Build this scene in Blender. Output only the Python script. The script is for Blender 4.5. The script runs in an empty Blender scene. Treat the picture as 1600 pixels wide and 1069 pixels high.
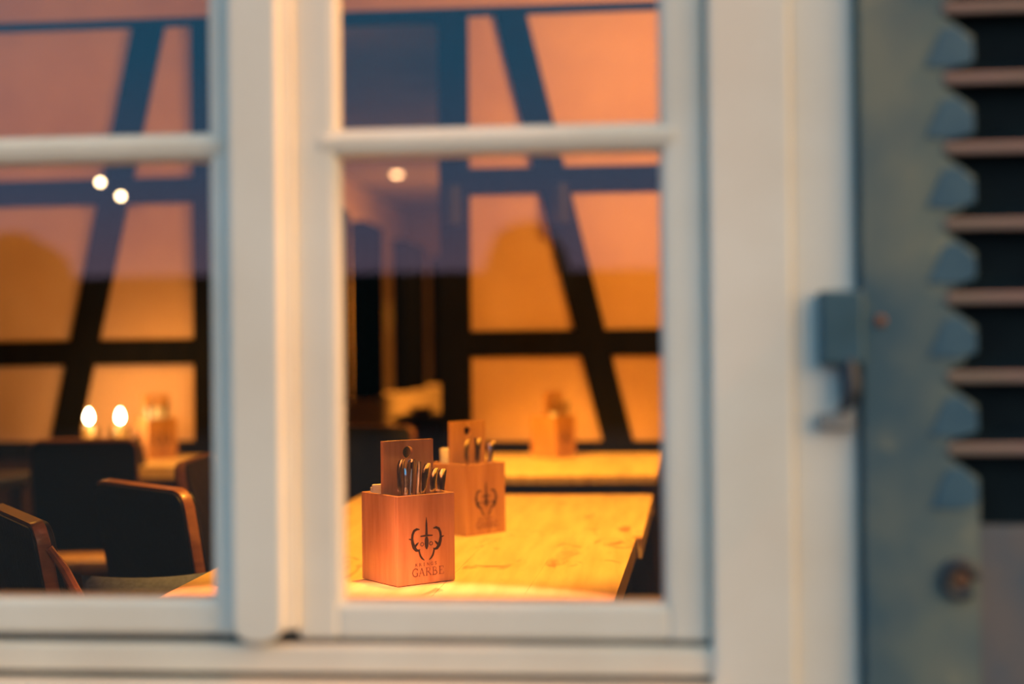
import bpy, bmesh, math, random
from mathutils import Matrix, Vector
random.seed(7)
S = bpy.context.scene
COL = S.collection
R = math.radians

# ------------------------------------------------------------------ camera
cam_d = bpy.data.cameras.new('camera')
cam_d.sensor_width = 36.0
cam_d.lens = 50.0
cam_d.clip_start = 0.05
cam = bpy.data.objects.new('camera', cam_d)
COL.objects.link(cam)
YAW, PITCH, ROLL = R(5.0), R(0.27), R(0.6)
F = Vector((-math.sin(YAW) * math.cos(PITCH), math.cos(YAW) * math.cos(PITCH), math.sin(PITCH)))
R0 = Vector((math.cos(YAW), math.sin(YAW), 0))
U0 = R0.cross(F)
RR = math.cos(ROLL) * R0 - math.sin(ROLL) * U0
UU = math.sin(ROLL) * R0 + math.cos(ROLL) * U0
cam.matrix_world = Matrix(((RR.x, UU.x, -F.x, 0), (RR.y, UU.y, -F.y, -1.42), (RR.z, UU.z, -F.z, 1.15), (0, 0, 0, 1)))
cam_d.dof.use_dof = True
cam_d.dof.focus_distance = 2.42
cam_d.dof.aperture_fstop = 1.5
S.camera = cam

# ------------------------------------------------------------------ view, sky, sun
S.view_settings.view_transform = 'Standard'
S.view_settings.look = 'None'
S.view_settings.exposure = 0.0
S.view_settings.gamma = 1.0
S.view_settings.use_curve_mapping = False

SUN_AZ = R(-30)            # the last light comes along the wall from the right
SUN_EL = R(13)
sun_vec = Vector((math.cos(SUN_AZ) * math.cos(SUN_EL), math.sin(SUN_AZ) * math.cos(SUN_EL), math.sin(SUN_EL)))

W = bpy.data.worlds.new('dusk_sky')
S.world = W
W.use_nodes = True
nt = W.node_tree
nt.nodes.clear()
def wn(t, **kw):
    n = nt.nodes.new(t)
    for k, v in kw.items():
        setattr(n, k, v)
    return n
tc = wn('ShaderNodeTexCoord')
sep = wn('ShaderNodeSeparateXYZ')
nt.links.new(tc.outputs['Generated'], sep.inputs[0])
ramp = wn('ShaderNodeValToRGB')
nt.links.new(sep.outputs['Z'], ramp.inputs[0])
cr = ramp.color_ramp
cr.elements[0].position = 0.0
cr.elements[0].color = (1.20, 0.80, 1.05, 1)
cr.elements[1].position = 1.0
cr.elements[1].color = (0.42, 0.80, 1.05, 1)
for p, c in ((0.06, (1.05, 0.80, 1.20)), (0.12, (0.50, 0.85, 1.50)), (0.20, (0.14, 0.90, 1.65)), (0.45, (0.20, 0.85, 1.40))):
    e = cr.elements.new(p)
    e.color = (*c, 1)
dot = wn('ShaderNodeVectorMath', operation='DOT_PRODUCT')
nt.links.new(tc.outputs['Generated'], dot.inputs[0])
dot.inputs[1].default_value = sun_vec
mr = wn('ShaderNodeMapRange', interpolation_type='SMOOTHSTEP')
mr.inputs[1].default_value = 0.55
mr.inputs[2].default_value = 1.0
nt.links.new(dot.outputs['Value'], mr.inputs[0])
mix = wn('ShaderNodeMix', data_type='RGBA')
nt.links.new(mr.outputs[0], mix.inputs[0])
nt.links.new(ramp.outputs[0], mix.inputs[6])
mix.inputs[7].default_value = (5.8, 3.9, 2.1, 1)
bg = wn('ShaderNodeBackground')
nt.links.new(mix.outputs[2], bg.inputs[0])
bg.inputs[1].default_value = 0.66
wo = wn('ShaderNodeOutputWorld')
nt.links.new(bg.outputs[0], wo.inputs[0])

def sun_lamp():
    d = bpy.data.lights.new('low_sun', 'SUN')
    d.energy = 0.15
    d.color = (1.0, 0.50, 0.20)
    d.angle = R(18)
    o = bpy.data.objects.new('low_sun', d)
    COL.objects.link(o)
    o.rotation_euler = (-sun_vec).to_track_quat('-Z', 'Y').to_euler()
sun_lamp()

WARM = (1.0, 0.41, 0.045)
def spot(name, loc, target, power, cone=80, blend=0.6, size=0.05, color=WARM):
    d = bpy.data.lights.new(name, 'SPOT')
    d.energy = power
    d.color = color
    d.spot_size = R(cone)
    d.spot_blend = blend
    d.shadow_soft_size = size
    o = bpy.data.objects.new(name, d)
    COL.objects.link(o)
    o.location = loc
    o.rotation_euler = (Vector(target) - Vector(loc)).to_track_quat('-Z', 'Y').to_euler()
    return o
def bulb(name, loc, power, size=0.1, color=WARM):
    d = bpy.data.lights.new(name, 'POINT')
    d.energy = power
    d.color = color
    d.shadow_soft_size = size
    o = bpy.data.objects.new(name, d)
    COL.objects.link(o)
    o.location = loc
    return o
# ceiling downlights, and bare fill bulbs added to brighten dim walls
spot('window_downlight', (-0.45, 0.32, 2.62), (-0.45, 0.33, 0.75), 720, 40.9, 0.11, 0.03, (1.0, 0.33, 0.18))
spot('table_downlight', (-0.30, 1.27, 2.62), (-0.36, 1.66, 0.75), 400, 52, 0.5)
spot('far_table_downlight', (-1.05, 2.78, 2.62), (-0.33, 3.45, 0.75), 560, 38, 0.7)
spot('corner_downlight', (-1.70, 2.95, 2.62), (-1.75, 3.60, 0.75), 170, 48, 0.8)
bulb('room_fill', (0.7, 2.7, 2.35), 112, 0.2)  # unseen fill light, added to brighten the upper timber wall
bulb('side_fill', (-2.4, 3.0, 2.20), 12, 0.2)  # unseen fill light, added for the left part of the wall
spot('back_room_downlight', (0.35, 6.4, 2.40), (-1.37, 7.9, 0.6), 430, 75, 0.7)
bulb('back_room_fill', (-0.6, 9.5, 1.9), 20, 0.2)  # unseen fill light, added to lift the dim back room
bulb('passage_fill', (-1.80, 9.3, 1.4), 30, 0.15)  # unseen fill light, added so the screen shows behind the partition
# wall lantern above the shutter, out of frame
bulb('wall_lantern', (1.10, -0.08, 2.20), 115, 0.06, (1.0, 0.36, 0.10))

# ------------------------------------------------------------------ helpers
def tag(o, label=None, cat=None, group=None, kind=None):
    if label: o['label'] = label
    if cat: o['category'] = cat
    if group: o['group'] = group
    if kind: o['kind'] = kind
    return o
def empty(name, loc=(0, 0, 0), rz=0.0, parent=None):
    o = bpy.data.objects.new(name, None)
    o.empty_display_size = 0.05
    COL.objects.link(o)
    o.location = loc
    o.rotation_euler = (0, 0, rz)
    o.parent = parent
    return o
def obj(name, bm, m, parent=None, smooth=False):
    bmesh.ops.recalc_face_normals(bm, faces=bm.faces)
    me = bpy.data.meshes.new(name)
    bm.to_mesh(me)
    bm.free()
    if m: me.materials.append(m)
    if smooth:
        me.shade_smooth()
        me.set_sharp_from_angle(angle=R(40))
    o = bpy.data.objects.new(name, me)
    COL.objects.link(o)
    o.parent = parent
    return o
def box(bm, x0, x1, y0, y1, z0, z1, bev=0.0, seg=2, mat=None):
    b2 = bmesh.new()
    bmesh.ops.create_cube(b2, size=1)
    for v in b2.verts:
        v.co = Vector(((x0 + x1) / 2 + v.co.x * (x1 - x0), (y0 + y1) / 2 + v.co.y * (y1 - y0), (z0 + z1) / 2 + v.co.z * (z1 - z0)))
    if bev:
        bmesh.ops.bevel(b2, geom=b2.edges[:], offset=bev, segments=seg, affect='EDGES', profile=0.5)
    if mat: b2.transform(mat)
    merge(bm, b2)
    return bm
def merge(bm, b2):
    me = bpy.data.meshes.new('tmp')
    b2.to_mesh(me)
    b2.free()
    bm.from_mesh(me)
    bpy.data.meshes.remove(me)
def bx(*a, **k):
    return box(bmesh.new(), *a, **k)
def prism(pts, y0, y1, bev=0.0, axis='y', seg=2):
    """Polygon given in (x,z) pushed from y0 to y1 (axis y) or (x,y) from z0 to z1 (axis z)."""
    bm = bmesh.new()
    def P(a, b, t): return (a, t, b) if axis == 'y' else (a, b, t)
    lo = [bm.verts.new(P(a, b, y0)) for a, b in pts]
    hi = [bm.verts.new(P(a, b, y1)) for a, b in pts]
    n = len(pts)
    bm.faces.new(lo)
    bm.faces.new(hi[::-1])
    for i in range(n):
        bm.faces.new((lo[i], lo[(i + 1) % n], hi[(i + 1) % n], hi[i]))
    if bev:
        bmesh.ops.bevel(bm, geom=bm.edges[:], offset=bev, segments=seg, affect='EDGES', profile=0.5)
    return bm
def lathe(prof, n=24, ctr=(0, 0), bm=None):
    bm = bm or bmesh.new()
    rings = []
    for r, z in prof:
        rings.append([bm.verts.new((ctr[0] + r * math.cos(2 * math.pi * k / n), ctr[1] + r * math.sin(2 * math.pi * k / n), z)) for k in range(n)])
    for a, b in zip(rings, rings[1:]):
        for k in range(n):
            bm.faces.new((a[k], a[(k + 1) % n], b[(k + 1) % n], b[k]))
    bm.faces.new(rings[0][::-1])
    bm.faces.new(rings[-1])
    return bm
def tube(pts, r, n=8, bm=None):
    bm = bm or bmesh.new()
    pts = [Vector(p) for p in pts]
    rings = []
    for i, p in enumerate(pts):
        t = (pts[min(i + 1, len(pts) - 1)] - pts[max(i - 1, 0)]).normalized()
        a = t.cross(Vector((0, 0, 1)) if abs(t.z) < 0.9 else Vector((0, 1, 0))).normalized()
        b = t.cross(a)
        rr = r[i] if isinstance(r, (list, tuple)) else r
        rings.append([bm.verts.new(p + rr * (math.cos(2 * math.pi * k / n) * a + math.sin(2 * math.pi * k / n) * b)) for k in range(n)])
    for q, s in zip(rings, rings[1:]):
        for k in range(n):
            bm.faces.new((q[k], q[(k + 1) % n], s[(k + 1) % n], s[k]))
    bm.faces.new(rings[0][::-1])
    bm.faces.new(rings[-1])
    return bm
def ribbon(bm, pts, ws, y0, y1):
    """A stroke in the x,z plane with a width per point, given a small thickness along y."""
    pts = [Vector((p[0], p[1])) for p in pts]
    lo, hi = [], []
    for i, p in enumerate(pts):
        t = (pts[min(i + 1, len(pts) - 1)] - pts[max(i - 1, 0)]).normalized()
        nrm = Vector((-t.y, t.x))
        w = ws[i] if isinstance(ws, (list, tuple)) else ws
        a, b = p + nrm * w / 2, p - nrm * w / 2
        lo.append((bm.verts.new((a.x, y0, a.y)), bm.verts.new((b.x, y0, b.y))))
        hi.append((bm.verts.new((a.x, y1, a.y)), bm.verts.new((b.x, y1, b.y))))
    for i in range(len(pts) - 1):
        bm.faces.new((lo[i][0], lo[i][1], lo[i + 1][1], lo[i + 1][0]))
        bm.faces.new((hi[i][0], hi[i][1], hi[i + 1][1], hi[i + 1][0]))
        for s in (0, 1):
            bm.faces.new((lo[i][s], lo[i + 1][s], hi[i + 1][s], hi[i][s]))
    for e in (0, -1):
        bm.faces.new((lo[e][0], lo[e][1], hi[e][1], hi[e][0]))

# ------------------------------------------------------------------ materials
def mat(name, c1, c2=None, rough=0.6, scale=8.0, stretch=(1, 1, 1), metal=0.0, detail=4, bump=0.0, lo=0.35, hi=0.65, spec=0.5, coord='Object', coat=0.0):
    m = bpy.data.materials.new(name)
    m.use_nodes = True
    n = m.node_tree
    b = n.nodes['Principled BSDF']
    b.inputs['Roughness'].default_value = rough
    b.inputs['Metallic'].default_value = metal
    b.inputs['Specular IOR Level'].default_value = spec
    b.inputs['Coat Weight'].default_value = coat
    b.inputs['Coat Roughness'].default_value = 0.15
    if c2 is None:
        c2 = tuple(v * 0.85 for v in c1)
    t = n.nodes.new('ShaderNodeTexCoord')
    mp = n.nodes.new('ShaderNodeMapping')
    mp.inputs['Scale'].default_value = stretch
    n.links.new(t.outputs[coord], mp.inputs[0])
    nz = n.nodes.new('ShaderNodeTexNoise')
    nz.inputs['Scale'].default_value = scale
    nz.inputs['Detail'].default_value = detail
    n.links.new(mp.outputs[0], nz.inputs['Vector'])
    rp = n.nodes.new('ShaderNodeValToRGB')
    rp.color_ramp.elements[0].position = lo
    rp.color_ramp.elements[0].color = (*c1, 1)
    rp.color_ramp.elements[1].position = hi
    rp.color_ramp.elements[1].color = (*c2, 1)
    n.links.new(nz.outputs[0], rp.inputs[0])
    n.links.new(rp.outputs[0], b.inputs['Base Color'])
    if bump:
        bp = n.nodes.new('ShaderNodeBump')
        bp.inputs['Strength'].default_value = bump
        bp.inputs['Distance'].default_value = 0.002
        n.links.new(nz.outputs[0], bp.inputs['Height'])
        n.links.new(bp.outputs[0], b.inputs['Normal'])
    return m
def emit(name, c, s):
    m = bpy.data.materials.new(name)
    m.use_nodes = True
    b = m.node_tree.nodes['Principled BSDF']
    b.inputs['Base Color'].default_value = (*c, 1)
    b.inputs['Emission Color'].default_value = (*c, 1)
    b.inputs['Emission Strength'].default_value = s
    return m
def glass_mat(name, ior, tint=(1, 1, 1)):
    m = bpy.data.materials.new(name)
    m.use_nodes = True
    n = m.node_tree
    n.nodes.clear()
    o = n.nodes.new('ShaderNodeOutputMaterial')
    mx = n.nodes.new('ShaderNodeMixShader')
    fr = n.nodes.new('ShaderNodeFresnel')
    fr.inputs['IOR'].default_value = ior
    tr = n.nodes.new('ShaderNodeBsdfTransparent')
    tr.inputs[0].default_value = (*tint, 1)
    gl = n.nodes.new('ShaderNodeBsdfGlossy')
    gl.inputs['Roughness'].default_value = 0.0
    n.links.new(fr.outputs[0], mx.inputs[0])
    n.links.new(tr.outputs[0], mx.inputs[1])
    n.links.new(gl.outputs[0], mx.inputs[2])
    n.links.new(mx.outputs[0], o.inputs[0])
    return m

M = {}
M['paint'] = mat('cream_paint', (0.80, 0.76, 0.66), (0.74, 0.68, 0.57), 0.45, 6, detail=6, bump=0.3)
M['sill_paint'] = mat('sill_paint', (0.78, 0.72, 0.60), (0.70, 0.63, 0.52), 0.5, 6, detail=6, bump=0.3)
M['glass'] = glass_mat('window_glass', 1.62)
M['timber'] = mat('black_timber', (0.004, 0.004, 0.005), (0.008, 0.007, 0.007), 0.85, 10, (6, 6, 0.6), bump=0.4, spec=0.12)
M['timber_matt'] = mat('matt_black_board', (0.003, 0.003, 0.004), (0.006, 0.005, 0.005), 0.95, 10, (6, 6, 0.6), spec=0.0)
M['plaster'] = mat('lime_plaster', (0.78, 0.54, 0.40), (0.66, 0.43, 0.30), 0.9, 2.2, detail=6, bump=0.2)
M['plaster_dark'] = mat('brown_plaster', (0.30, 0.20, 0.15), (0.22, 0.15, 0.12), 0.9, 2.5, detail=6)
M['floor'] = mat('dark_floorboards', (0.05, 0.03, 0.02), (0.03, 0.018, 0.012), 0.45, 6, (8, 0.6, 1))
M['ceiling'] = mat('ceiling_paint', (0.30, 0.22, 0.17), (0.25, 0.18, 0.14), 0.9, 3)
M['render'] = mat('outdoor_render', (0.62, 0.56, 0.46), (0.52, 0.47, 0.4), 0.9, 5)
M['ground'] = mat('cobble_ground', (0.12, 0.11, 0.10), (0.07, 0.065, 0.06), 0.9, 12)
M['hedge'] = mat('hedge_leaves', (0.020, 0.028, 0.014), (0.045, 0.05, 0.025), 0.8, 14)
M['box_wood'] = mat('oiled_box_wood', (0.60, 0.33, 0.15), (0.43, 0.21, 0.085), 0.26, 9, (7, 7, 0.7), detail=6, bump=0.2, lo=0.3, hi=0.7)
M['faded_ink'] = mat('faded_brown_ink', (0.22, 0.07, 0.03), (0.14, 0.045, 0.02), 0.7, 300)
M['ink'] = mat('branded_ink', (0.012, 0.008, 0.006), (0.03, 0.018, 0.01), 0.7, 300)
M['steel'] = mat('cutlery_steel', (0.80, 0.78, 0.74), (0.70, 0.68, 0.64), 0.16, 60, metal=1.0)
M['paper'] = mat('white_paper', (0.88, 0.86, 0.80), (0.80, 0.77, 0.70), 0.9, 40)
M['leather'] = mat('black_leather', (0.004, 0.004, 0.0045), (0.007, 0.007, 0.007), 0.5, 90, bump=0.4, spec=0.2)
M['ply'] = mat('copper_brown_ply', (0.27, 0.115, 0.045), (0.18, 0.07, 0.026), 0.4, 9, (1, 1, 8), coat=0.3)
M['seat_wood'] = mat('tan_seat_wood', (0.62, 0.40, 0.20), (0.50, 0.30, 0.14), 0.45, 6, (8, 1, 1))
M['dark_wood'] = mat('dark_stained_wood', (0.035, 0.018, 0.010), (0.06, 0.028, 0.014), 0.5, 7, (8, 8, 0.7))
M['brown_wood'] = mat('red_brown_wood', (0.16, 0.06, 0.03), (0.11, 0.04, 0.02), 0.5, 7, (8, 8, 0.7))
M['gloss_top'] = mat('dark_gloss_top', (0.010, 0.013, 0.017), (0.016, 0.020, 0.024), 0.35, 5, spec=0.2)
M['grey_cloth'] = mat('grey_wool', (0.11, 0.15, 0.26), (0.08, 0.11, 0.20), 0.95, 120, bump=0.5)
M['black_metal'] = mat('black_metal', (0.01, 0.01, 0.011), (0.016, 0.016, 0.017), 0.5, 30, metal=0.2)
M['copper'] = mat('copper_bowl', (0.75, 0.42, 0.22), (0.62, 0.32, 0.15), 0.3, 20, metal=0.9)
M['wax'] = mat('candle_wax', (0.85, 0.74, 0.52), (0.80, 0.68, 0.46), 0.6, 20)
M['tumbler'] = glass_mat('tumbler_glass', 1.35, (0.98, 0.95, 0.90))
M['flame'] = emit('candle_flame', (1.0, 0.82, 0.45), 60)
M['lamp_disc'] = emit('spot_lens', (1.0, 0.72, 0.38), 11)
M['lamp_disc_far'] = emit('recessed_lens', (1.0, 0.55, 0.24), 7)
M['iron'] = mat('teal_painted_iron', (0.024, 0.085, 0.125), (0.018, 0.07, 0.10), 0.5, 40, bump=0.4)
M['iron_dark'] = mat('dark_iron', (0.012, 0.022, 0.035), (0.02, 0.032, 0.045), 0.5, 40)
M['rust'] = mat('rusty_nail', (0.22, 0.10, 0.05), (0.10, 0.05, 0.03), 0.9, 90)
M['slat_shade'] = mat('shaded_slat_paint', (0.002, 0.008, 0.014), (0.004, 0.012, 0.018), 0.8, 25, spec=0.1)  # shade between the louvres put into the slat colour
M['slat_lit'] = mat('lit_slat_edge', (0.21, 0.15, 0.14), (0.17, 0.15, 0.12), 0.8, 9)  # pinkish light on the slat fronts put into the colour
M['paint_patch'] = mat('unfaded_blue_paint', (0.022, 0.085, 0.14), (0.04, 0.11, 0.16), 0.7, 30)  # bluer stile paint, kept fresh under the slat overhang

def shutter_mat():
    m = mat('weathered_teal_paint', (0.035, 0.090, 0.125), (0.14, 0.17, 0.145), 0.75, 4.0, detail=7, bump=0.5, lo=0.42, hi=0.60)
    n = m.node_tree
    b = n.nodes['Principled BSDF']
    rp = next(x for x in n.nodes if x.type == 'VALTORGB')
    nz = n.nodes.new('ShaderNodeTexNoise')
    nz.inputs['Scale'].default_value = 13
    nz.inputs['Detail'].default_value = 8
    t = next(x for x in n.nodes if x.type == 'TEX_COORD')
    n.links.new(t.outputs['Object'], nz.inputs['Vector'])
    r2 = n.nodes.new('ShaderNodeValToRGB')
    r2.color_ramp.elements[0].position = 0.60
    r2.color_ramp.elements[0].color = (0, 0, 0, 1)
    r2.color_ramp.elements[1].position = 0.72
    r2.color_ramp.elements[1].color = (1, 1, 1, 1)
    n.links.new(nz.outputs[0], r2.inputs[0])
    mx = n.nodes.new('ShaderNodeMix')
    mx.data_type = 'RGBA'
    n.links.new(r2.outputs[0], mx.inputs[0])
    n.links.new(rp.outputs[0], mx.inputs[6])
    mx.inputs[7].default_value = (0.25, 0.25, 0.17, 1)
    n.links.new(mx.outputs[2], b.inputs['Base Color'])
    return m
M['shutter'] = shutter_mat()
M['shutter_rail'] = mat('bare_grey_wood', (0.07, 0.10, 0.13), (0.15, 0.13, 0.12), 0.8, 12, detail=7, bump=0.5)

def table_mat():
    """Honey-coloured oak: long grain, darker cracks and a few knots."""
    m = mat('honey_oak_top', (0.82, 0.66, 0.34), (0.68, 0.48, 0.20), 0.30, 5, (9, 0.8, 3), detail=7, bump=0.15, lo=0.3, hi=0.7)
    n = m.node_tree
    b = n.nodes['Principled BSDF']
    rp = next(x for x in n.nodes if x.type == 'VALTORGB')
    t = next(x for x in n.nodes if x.type == 'TEX_COORD')
    nz = n.nodes.new('ShaderNodeTexNoise')
    nz.inputs['Scale'].default_value = 7
    nz.inputs['Detail'].default_value = 6
    nz.inputs['Distortion'].default_value = 1.4
    mp = n.nodes.new('ShaderNodeMapping')
    mp.inputs['Scale'].default_value = (2.2, 0.9, 1)
    n.links.new(t.outputs['Object'], mp.inputs[0])
    n.links.new(mp.outputs[0], nz.inputs['Vector'])
    r2 = n.nodes.new('ShaderNodeValToRGB')
    r2.color_ramp.elements[0].position = 0.60
    r2.color_ramp.elements[0].color = (0, 0, 0, 1)
    r2.color_ramp.elements[1].position = 0.72
    r2.color_ramp.elements[1].color = (0.9, 0.9, 0.9, 1)
    n.links.new(nz.outputs[0], r2.inputs[0])
    mx = n.nodes.new('ShaderNodeMix')
    mx.data_type = 'RGBA'
    n.links.new(r2.outputs[0], mx.inputs[0])
    n.links.new(rp.outputs[0], mx.inputs[6])
    mx.inputs[7].default_value = (0.36, 0.19, 0.075, 1)
    n.links.new(mx.outputs[2], b.inputs['Base Color'])
    return m
M['oak'] = table_mat()

# ------------------------------------------------------------------ room shell
def struct(name, bm, m, parent=None):
    o = obj(name, bm, m, parent)
    if parent is None: o['kind'] = 'structure'
    return o
struct('floor', bx(-5.2, 3.2, 0.0, 12.2, -0.12, 0.0), M['floor'])
struct('ceiling', bx(-5.2, 3.2, 0.0, 4.12, 2.72, 2.82), M['ceiling'])
struct('ceiling_back', bx(-5.2, 3.2, 4.12, 12.2, 2.47, 2.57), M['ceiling'])
struct('wall_left', bx(-5.3, -5.2, 0.0, 12.2, 0, 2.82), M['plaster_dark'])
struct('wall_right', bx(3.2, 3.3, 0.0, 12.2, 0, 2.82), M['plaster_dark'])
struct('wall_far', bx(-5.2, 3.2, 12.1, 12.2, 0, 2.6), M['plaster_dark'])
struct('ground', bx(-40, 40, -40, -0.0, -0.3, -0.18), M['ground'])

# outer wall with the window opening
wf = empty('wall_front')
wf['kind'] = 'structure'
for a in ((-5.3, -0.95, 0.03, 0.25, -0.2, 3.0), (0.20, 3.3, 0.03, 0.25, -0.2, 3.0), (-0.95, 0.20, 0.03, 0.25, -0.2, 0.80), (-0.95, 0.20, 0.03, 0.25, 1.90, 3.0)):
    obj('wall_section', bx(*a), M['render'], wf)
for a in ((-5.2, -0.95, 0.25, 0.262, 0.0, 2.72), (0.20, 3.2, 0.25, 0.262, 0.0, 2.72), (-0.95, 0.20, 0.25, 0.262, 0.0, 0.795), (-0.95, 0.20, 0.25, 0.262, 1.90, 2.72)):
    obj('dark_lining', bx(*a), M['dark_wood'], wf)  # unseen dark lining, added to cut light bouncing back onto the caddy
# inner reveal boards
for a in ((0.185, 0.20, 0.05, 0.26, 0.80, 1.90), (-0.95, -0.935, 0.05, 0.26, 0.80, 1.90), (-0.95, 0.20, 0.05, 0.26, 0.795, 0.81)):
    obj('reveal_board', bx(*a), M['paint'], wf)

# half-timbered back wall of the dining room
wb = empty('wall_back')
wb['kind'] = 'structure'
Y0, Y1 = 4.05, 4.15
def infill(pts):
    obj('plaster_panel', prism(pts, Y0 + 0.006, Y1), M['plaster'], wb)
def member(name, pts, y=Y0 - 0.012):
    obj(name, prism(pts, y, Y1 + 0.01, 0.004), M['timber'], wb)
def beam(name, x0, z0a, z0b, x1, z1a, z1b, y=Y0 - 0.01):
    member(name, [(x0, z0a), (x1, z1a), (x1, z1b), (x0, z0b)], y)
BR_L = lambda z: -0.125 + (z - 0.79) * (-0.544 + 0.125) / (2.475 - 0.79)
BR_R = lambda z: -0.015 + (z - 0.79) * (-0.410 + 0.015) / (2.475 - 0.79)
for z0, z1 in ((0.79, 1.14), (1.20, 1.77), (1.83, 2.46)):
    infill([(-0.66, z0), (BR_L(z0) + 0.02, z0), (BR_L(z1) + 0.02, z1), (-0.66, z1)])
    infill([(BR_R(z0) - 0.02, z0), (2.0, z0), (2.0, z1), (BR_R(z1) - 0.02, z1)])
for k in range(13):
    x0 = -0.70 + k * 0.3
    obj('wainscot_board', bx(x0 + 0.002, x0 + 0.298, Y0 + 0.004, Y1, 0.0, 0.75, 0.003), M['dark_wood'], wb)
infill([(2.08, 0.78), (3.2, 0.78), (3.2, 2.46), (2.08, 2.46)])
infill([(-5.2, 2.47), (3.2, 2.47), (3.2, 2.72), (-5.2, 2.72)])
member('timber_post', [(-0.754, 0.0), (-0.637, 0.0), (-0.637, 2.46), (-0.754, 2.46)], Y0 - 0.02)
member('timber_post', [(1.98, 0.0), (2.1, 0.0), (2.1, 2.46), (1.98, 2.46)], Y0 - 0.02)
member('timber_brace', [(-0.125, 0.76), (-0.010, 0.76), (-0.413, 2.46), (-0.540, 2.46)], Y0 - 0.016)
beam('timber_rail', -0.66, 1.747, 1.849, 2.0, 1.751, 1.853)
beam('timber_rail', -0.66, 1.119, 1.219, 2.0, 1.122, 1.224)
beam('sill_beam', -0.66, 0.735, 0.792, 2.0, 0.738, 0.794)
beam('top_plate', -5.2, 2.423, 2.455, 3.2, 2.452, 2.484, Y0 - 0.022)
# left bay
BL_L = lambda z: -2.322 + (z - 0.80) * (-1.978 + 2.320) / (2.394 - 0.80)
BL_R = lambda z: -2.208 + (z - 0.80) * (-1.856 + 2.210) / (2.390 - 0.80)
for z0, z1 in ((0.79, 1.12), (1.18, 1.76), (1.82, 2.44)):
    infill([(-4.0, z0), (BL_L(z0) + 0.02, z0), (BL_L(z1) + 0.02, z1), (-4.0, z1)])
    infill([(BL_R(z0) - 0.02, z0), (-1.70, z0), (-1.70, z1), (BL_R(z1) - 0.02, z1)])
for k in range(12):
    x0 = -5.2 + k * 0.2967
    obj('wainscot_board', bx(x0 + 0.002, x0 + 0.295, Y0 + 0.004, Y1, 0.0, 0.75, 0.003), M['dark_wood'], wb)
infill([(-5.2, 0.78), (-4.0, 0.78), (-4.0, 2.44), (-5.2, 2.44)])
member('timber_post', [(-1.733, 0.0), (-1.62, 0.0), (-1.62, 2.44), (-1.733, 2.44)], Y0 - 0.02)
member('timber_post', [(-4.05, 0.0), (-3.93, 0.0), (-3.93, 2.44), (-4.05, 2.44)], Y0 - 0.02)
member('timber_brace', [(-2.330, 0.76), (-2.215, 0.76), (BL_R(2.44), 2.44), (BL_L(2.44), 2.44)], Y0 - 0.016)
beam('timber_rail', -4.0, 1.729, 1.831, -1.70, 1.740, 1.840)
beam('timber_rail', -4.0, 1.094, 1.193, -1.70, 1.103, 1.202)
beam('sill_beam', -4.0, 0.735, 0.800, -1.70, 0.735, 0.800)

# half-height partition in the room behind, dark boards standing on it
pt = empty('wall_partition')
pt['kind'] = 'structure'
obj('plaster_panel', bx(-1.50, -1.37, 4.7, 10.4, 0.0, 0.87), M['plaster'], pt)
obj('cap_board', bx(-1.505, -1.365, 4.7, 10.4, 0.87, 0.895, 0.003), M['plaster'], pt)
for y0, y1 in ((4.75, 5.40), (5.83, 6.32), (7.10, 7.88), (8.7, 9.5)):
    obj('upright_board', bx(-1.47, -1.385, y0, y1, 0.895, 1.82, 0.004), M['timber_matt'], pt)
obj('plaster_screen', bx(-2.3, -2.2, 4.2, 12.0, 0.0, 2.47), M['plaster'], pt)

# ------------------------------------------------------------------ outside across the way (what the panes mirror)
struct('wall_garden', bx(-40, 40, -22.6, -22.0, -0.2, 2.45, 0.03), M['hedge'])
def crown(name, x, y, z, rx, rz, label, trunk=True):
    t = empty(name, (x, y, -0.18))
    bm = bmesh.new()
    bmesh.ops.create_icosphere(bm, subdivisions=3, radius=1)
    for v in bm.verts:
        k = 1 + 0.12 * math.sin(7 * v.co.x + 3 * v.co.z) * math.cos(6 * v.co.y + 2)
        v.co = Vector((v.co.x * rx * k, v.co.y * rx * k, z + 0.18 + v.co.z * rz * k))
    obj('crown', bm, M['hedge'], t)
    obj('trunk', tube([(0, 0, 0), (0.02, 0, z - rz * 0.6)], [0.09, 0.06], 8), M['timber'], t)
    tag(t, label, 'tree')
crown('round_tree', -1.75, -21.2, 2.25, 0.68, 0.92, 'dark round tree across the way mirrored in the window')
crown('garden_bush', -10.3, -21.2, 2.2, 1.0, 0.95, 'broad dark bush across the way mirrored in left pane')

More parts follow.
